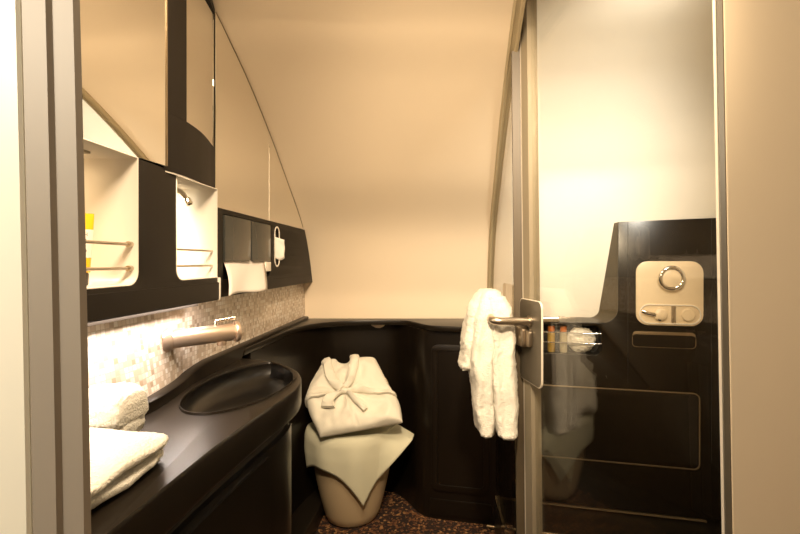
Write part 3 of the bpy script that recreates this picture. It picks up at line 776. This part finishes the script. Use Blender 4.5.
fp = thing('fixed_glass_panel', (.30, 2.0, .0), 'narrow fixed glass panel between the shower door post and the curved wall', 'glass panel')
QA, QB = Vector((.327, 2.47, 0)), Vector((.271, 1.475, 0)); QD = QB-QA
def qx(y): return lerp(QA.x, QB.x, (QA.y-y)/(QA.y-QB.y))
FQ = lambda a, b, c: (qx(a)+c, a, b)
pl = [(1.49, .17), (2.105, .17), (2.105, .957), (yw(.96)-.012, .957)] + [(yw(z)-.012, z) for z in [lerp(1.0, 1.94, i/16) for i in range(17)]]
pl = [p for p in pl if p[0] >= 1.49]
pl.append((1.49, zw(1.49)-.012))
prism('glass', M['glass'], pl, FQ, -.004, .004, fp)
zc = [lerp(.962, 2.03, i/30) for i in range(31)]
rows = []
for z in zc:
    y = yw(z); dz = .01; t = Vector((0, yw(z+dz)-yw(z-dz), 2*dz)).normalized(); nn = Vector((0, -t.z, t.y))
    if nn.y > 0: nn = -nn
    c = Vector((qx(y)-.004, y, z))
    rows.append([c+Vector((-.017, 0, 0))+nn*.001, c+Vector((-.017, 0, 0))+nn*.006, c+Vector((-.010, 0, 0))+nn*.012, c+Vector((-.006, 0, 0))+nn*.008, c+Vector((.005, 0, 0))+nn*.008,
                 c+Vector((.009, 0, 0))+nn*.013, c+Vector((.017, 0, 0))+nn*.013, c+Vector((.017, 0, 0))+nn*.001])
from_bm('wall_channel', grid_bm(rows, True, True), M['channel'], fp, True, 25)
# post
def post(part, m, prof, parent):
    rows = [[Vector((PX + x + leanx(z), PY + y, z)) for x, y in prof] for z in [lerp(0, 2.14, i/20) for i in range(21)]]
    return from_bm(part, grid_bm(rows, True, True), m, parent, True, 30)
post('post', M['post'], [(-.004, -.004), (.0, -.010), (.016, -.010), (.019, -.006), (.019, .018), (-.004, .018)], fp)
post('post_seal', M['seal'], [(-.0345, .004), (-.0055, -.004), (-.0055, .018), (-.0340, .019)], fp)
box('base_rail', M['channel'], (qx(2.1)-.006, 1.50, .150), (qx(2.1)+.004, 2.105, .169), fp, .003)
box('curb', M['tray'], (qx(2.1)-.010, 1.50, .0), (qx(2.1)+.012, 2.105, .1495), fp, .002)
bp0, bpd = Vector((.279, 1.735, 0)), Vector((.010, -.235, 0)).normalized(); bpn = Vector((bpd.y, -bpd.x, 0))
prism('bracket_plate', M['steel'], rrect(0, .93, .235, 1.180, .024), lambda a, b, c: bp0 + bpd*a + bpn*c + Vector((0, 0, b)), -.003, .003, fp, .0015)

# towel rail: out of the bracket, then away from the camera, with the towel over it
RZ = 1.078
tr = thing('towel_rail', (.22, 1.45, RZ), 'round steel towel rail sticking out from the handle plate beside the door post', 'towel rail')
r0 = FP(.075, RZ, .024)
rail = arc_path([r0, (.188, 1.362, RZ+.002), (.186, 1.44, RZ+.012), (.190, 1.60, RZ+.016)], .03, 6)
tube('rail', M['steel'], rail, .0125, tr, 16)
from_bm('rosette', lathe_dir_bm([(0, 0), (.018, 0), (.018, .005), (0, .007)], FP(.075, RZ, .0232), DN, 24), M['steel'], tr)
def towel_lobe(bm, cx0, cy0, prof, fold, seed):
    """prof rows: (z, xl, xr, yn, yf)"""
    rows = []; n = 56
    Z = [p[0] for p in prof]
    K = 60
    for i in range(K+1):
        z = lerp(Z[0], Z[-1], i/K); xl, xr, yn, yf = (interp(z, Z, [p[q] for p in prof]) for q in (1, 2, 3, 4))
        row = []
        for j in range(n):
            th = 2*PI*j/n
            ce = math.copysign(abs(math.cos(th))**.75, math.cos(th)); se = math.copysign(abs(math.sin(th))**.75, math.sin(th))
            x = (xl+xr)/2 + (xr-xl)/2*ce; y = (yn+yf)/2 + (yf-yn)/2*se
            p = Vector((x, y, z)); a = fold*min(1, (z-Z[0])/.05)*min(1, max(0, (Z[-1]-z)/.12))
            y += a*math.sin((x-xl)/(xr-xl+1e-6)*PI*3+.6)*(-1 if se < 0 else 1)
            x += nz(p, 14, .010, seed); y += nz(p, 14, .008, seed+1)
            q = Vector((x, y, z)); x += nz(q, 130, .004, seed); y += nz(q, 130, .004, seed+3); 
            row.append(Vector((x, y, z + nz(q, 130, .003, seed+2))))
        rows.append(row)
    b2 = grid_bm(rows, True, True); me_ = bpy.data.meshes.new('q'); b2.to_mesh(me_); b2.free(); bm.from_mesh(me_); bpy.data.meshes.remove(me_)
bm = bmesh.new()
# short back flap on the left
towel_lobe(bm, 0, 0, [(.908, .102, .126, 1.455, 1.57), (.918, .096, .140, 1.445, 1.58), (1.00, .102, .165, 1.44, 1.59), (1.07, .113, .20, 1.435, 1.60), (1.12, .128, .235, 1.43, 1.60), (1.150, .150, .23, 1.435, 1.60), (1.166, .17, .215, 1.45, 1.58)], .0, 2)
# long front flap, two hanging folds
towel_lobe(bm, 0, 0, [(.708, .158, .188, 1.41, 1.54), (.716, .148, .200, 1.40, 1.55), (.78, .140, .207, 1.40, 1.56), (.95, .126, .210, 1.395, 1.57), (1.02, .126, .213, 1.40, 1.58), (1.08, .132, .23, 1.405, 1.59), (1.125, .146, .245, 1.41, 1.59), (1.158, .165, .23, 1.425, 1.58), (1.168, .18, .215, 1.44, 1.56)], .006, 5)
towel_lobe(bm, 0, 0, [(.712, .216, .262, 1.385, 1.455), (.720, .205, .272, 1.38, 1.46), (.80, .198, .272, 1.385, 1.46), (1.0, .190, .266, 1.39, 1.462), (1.06, .185, .262, 1.395, 1.465), (1.11, .18, .255, 1.40, 1.47), (1.15, .18, .235, 1.42, 1.47)], .005, 8)
o = from_bm('bath_towel', bm, M['terry'], None, True, 80)
tag(o, 'white terry bath towel hung over the steel rail beside the glass', 'towel')

# ------------------------------------------------------------------ shower console
sc = thing('shower_console', (1.0, 2.2, 0), 'dark brown shower wall console with stepped top and rounded cutout', 'console')
Fp = .10
notch = [(.605 - .075*(1-math.cos(t)) , 1.03 - .075*math.sin(t)) for t in [PI/2*i/8 for i in range(9)]]
cpoly_f = [(-.0, .03), (1.235, .03), (1.235, 1.475), (.605, 1.459)] + notch + [(.0, .955)]
notch_b = [(.530 - .05*(1-math.cos(t)), 1.02 - .05*math.sin(t)) for t in [PI/2*i/8 for i in range(9)]]
cpoly_b = [(-.0, .03), (1.235, .03), (1.235, 1.477), (.602, 1.461)] + [(a + .0, b) for a, b in notch_b] + [(.0, .972)]
hole = rrect(.19, .792, .525, .940, .035)
# front plate (with niche opening) and the sloping return behind it
plate('front_panel', M['console'], cpoly_f, [hole], FS, Fp-.014, Fp, sc, .002)
rows = [[sh(a, b, Fp-.0145) for a, b in cpoly_f], [sh(a, b, .001) for a, b in cpoly_b]]
from_bm('side_return', grid_bm(rows, True), M['return'], sc, True, 30)
ni = []
for off, k in ((Fp-.013, 1.0), (.012, 1.0), (.011, .97)):
    cs_ = (.3575, .866); ni.append([sh(lerp(cs_[0], a, k), lerp(cs_[1], b, k), off) for a, b in hole])
bm = grid_bm(ni, True); bm.faces.new([v for v in bm.verts][-len(hole):])
nl = from_bm('soap_niche', bm, M['rubber'], sc)
for z in (.901, .850):
    tube('niche_rail', M['chrome'], [sh(.188, z, Fp+.002), sh(.527, z, Fp+.002)], .0030, nl)
for zz in ((.620, .634), (.258, .272)):
    pass
# recessed drawer-like panel with light outline
for nm, (a0, b0, a1, b1) in (('seat_panel', (.10, .262, .972, .632)),):
    plate(nm, M['line'], rrect(a0, b0, a1, b1, .03), [rrect(a0+.006, b0+.006, a1-.006, b1-.006, .025)], FS, Fp-.001, Fp+.004, sc, .001)
    plate('seat_flap', M['console'], rrect(a0+.008, b0+.008, a1-.008, b1-.008, .024), [], FS, Fp-.001, Fp+.0025, sc, .001)
plate('seam', M['rubber'], [(.648, .66), (.6505, .66), (.6505, 1.456), (.648, 1.456)], [], FS, Fp-.001, Fp+.0008, sc, .0003)
plate('seam', M['rubber'], [(1.020, .30), (1.0225, .30), (1.0225, 1.468), (1.020, 1.468)], [], FS, Fp-.001, Fp+.0008, sc, .0003)
plate('inset_outline', M['line'], rrect(.668, .842, .955, .905, .02), [rrect(.6705, .8445, .9525, .92, .018)], FS, Fp-.001, Fp+.001, sc, .0003)
plate('foot_strip', M['line'], rrect(.0, .018, 1.0, .026, .002), [], FS, Fp-.01, Fp+.004, sc, .001)
# control plate
sp2 = thing('shower_control', tuple(sh(.835, .955, Fp)), 'cream square shower control plate with round chrome dial', 'shower control')
plate('plate', M['plate'], rrect(.684, .952, .984, 1.264, .055), [], FS, Fp+.0005, Fp+.012, sp2, .004)
cD = sh(.840, 1.182, Fp+.012)
dl = from_bm('dial', lathe_dir_bm([(0, 0), (.040, 0), (.042, .006), (.040, .018), (.034, .021), (0, .022)], cD, EY, 40), M['plate'], sp2)
bm = tube_bm([cD + EY*.016 + .050*(math.cos(a)*EX + math.sin(a)*Vector((0, 0, 1))) for a in [2*PI*k/48 for k in range(48)]], .011, 14, True)
from_bm('dial_ring', bm, M['chrome'], dl)
plate('valve_recess', M['white'], rrect(.698, .960, .972, 1.055, .045), [rrect(.703, .965, .967, 1.050, .041)], FS, Fp+.011, Fp+.018, sp2, .001)
plate('divider', M['steel'], rrect(.842, .968, .862, 1.048, .002), [], FS, Fp+.011, Fp+.016, sp2, .001)
from_bm('valve_button', lathe_dir_bm([(0, 0), (.030, 0), (.031, .006), (.026, .012), (0, .013)], sh(.915, 1.006, Fp+.0115), EY, 32), M['plate'], sp2)
hb = from_bm('spray_nozzle', lathe_dir_bm([(0, 0), (.032, 0), (.030, .012), (.020, .02), (0, .021)], sh(.792, 1.006, Fp+.0115), EY, 32), M['plate'], sp2)
tube('hose_stub', M['chrome'], [sh(.712, 1.020, Fp+.014), sh(.735, 1.012, Fp+.022), sh(.770, 1.004, Fp+.022)], .010, hb, 14)
from_bm('jet', lathe_dir_bm([(0, 0), (.007, 0), (.007, .003), (0, .003)], sh(.787, .982, Fp+.026), EY, 14), M['cap'], hb)
# things in the soap niche
def bottle(s, label, liq):
    t = thing('toiletry_bottle', tuple(sh(s, .7925, .055)), label, 'bottle', 'toiletry bottles in the soap niche')
    c = sh(s, .7935, .055)
    from_bm('body', lathe_bm([(0, 0), (.0175, 0), (.0195, .003), (.0195, .095), (.017, .102), (.011, .106), (0, .106)], c, 24), liq, t)
    from_bm('cap', lathe_bm([(0, .1065), (.0165, .1065), (.0175, .109), (.0175, .132), (.0155, .136), (0, .136)], c, 24), M['orange'], t)
bottle(.285, 'amber toiletry bottle with orange cap, left one in the soap niche', M['amber'])
bottle(.346, 'pale toiletry bottle with orange cap beside the white pouf', M['pale_lotion'])
bm = bmesh.new(); bmesh.ops.create_icosphere(bm, subdivisions=5, radius=1)
pc = sh(.432, .861, .052)
for v in bm.verts:
    d = v.co.normalized(); f = 1 + .14*noise.noise(d*5.5) + .10*noise.noise(d*13) + .05*noise.noise(d*26)
    q = Vector((d.x*.068*f, d.y*.038*f, d.z*.063*f)); v.co = pc + EX*q.x + EY*q.y + Vector((0, 0, max(q.z, -.066)))
tag(from_bm('bath_pouf', bm, M['pouf'], None, True, 80), 'ruffled white bath pouf in the soap niche beside two bottles', 'pouf')
# shower tray
st = thing('shower_tray', (.95, 1.6, 0), 'dark shower tray floor behind the glass with a rounded raised edge', 'shower tray')
tpoly = [(.34, 2.425), (1.50, 2.17), (1.58, 2.10), (1.58, .76), (.50, .76), (.335, 1.46)]
prism('floor_pan', M['tray'], tpoly, FZ, .001, .012, st, .003)
tube('edge', M['line'], arc_path([sh(-.02, .020, .36), sh(.80, .020, .36), sh(1.0, .02, .60)], .12, 8), .007, st, 8)
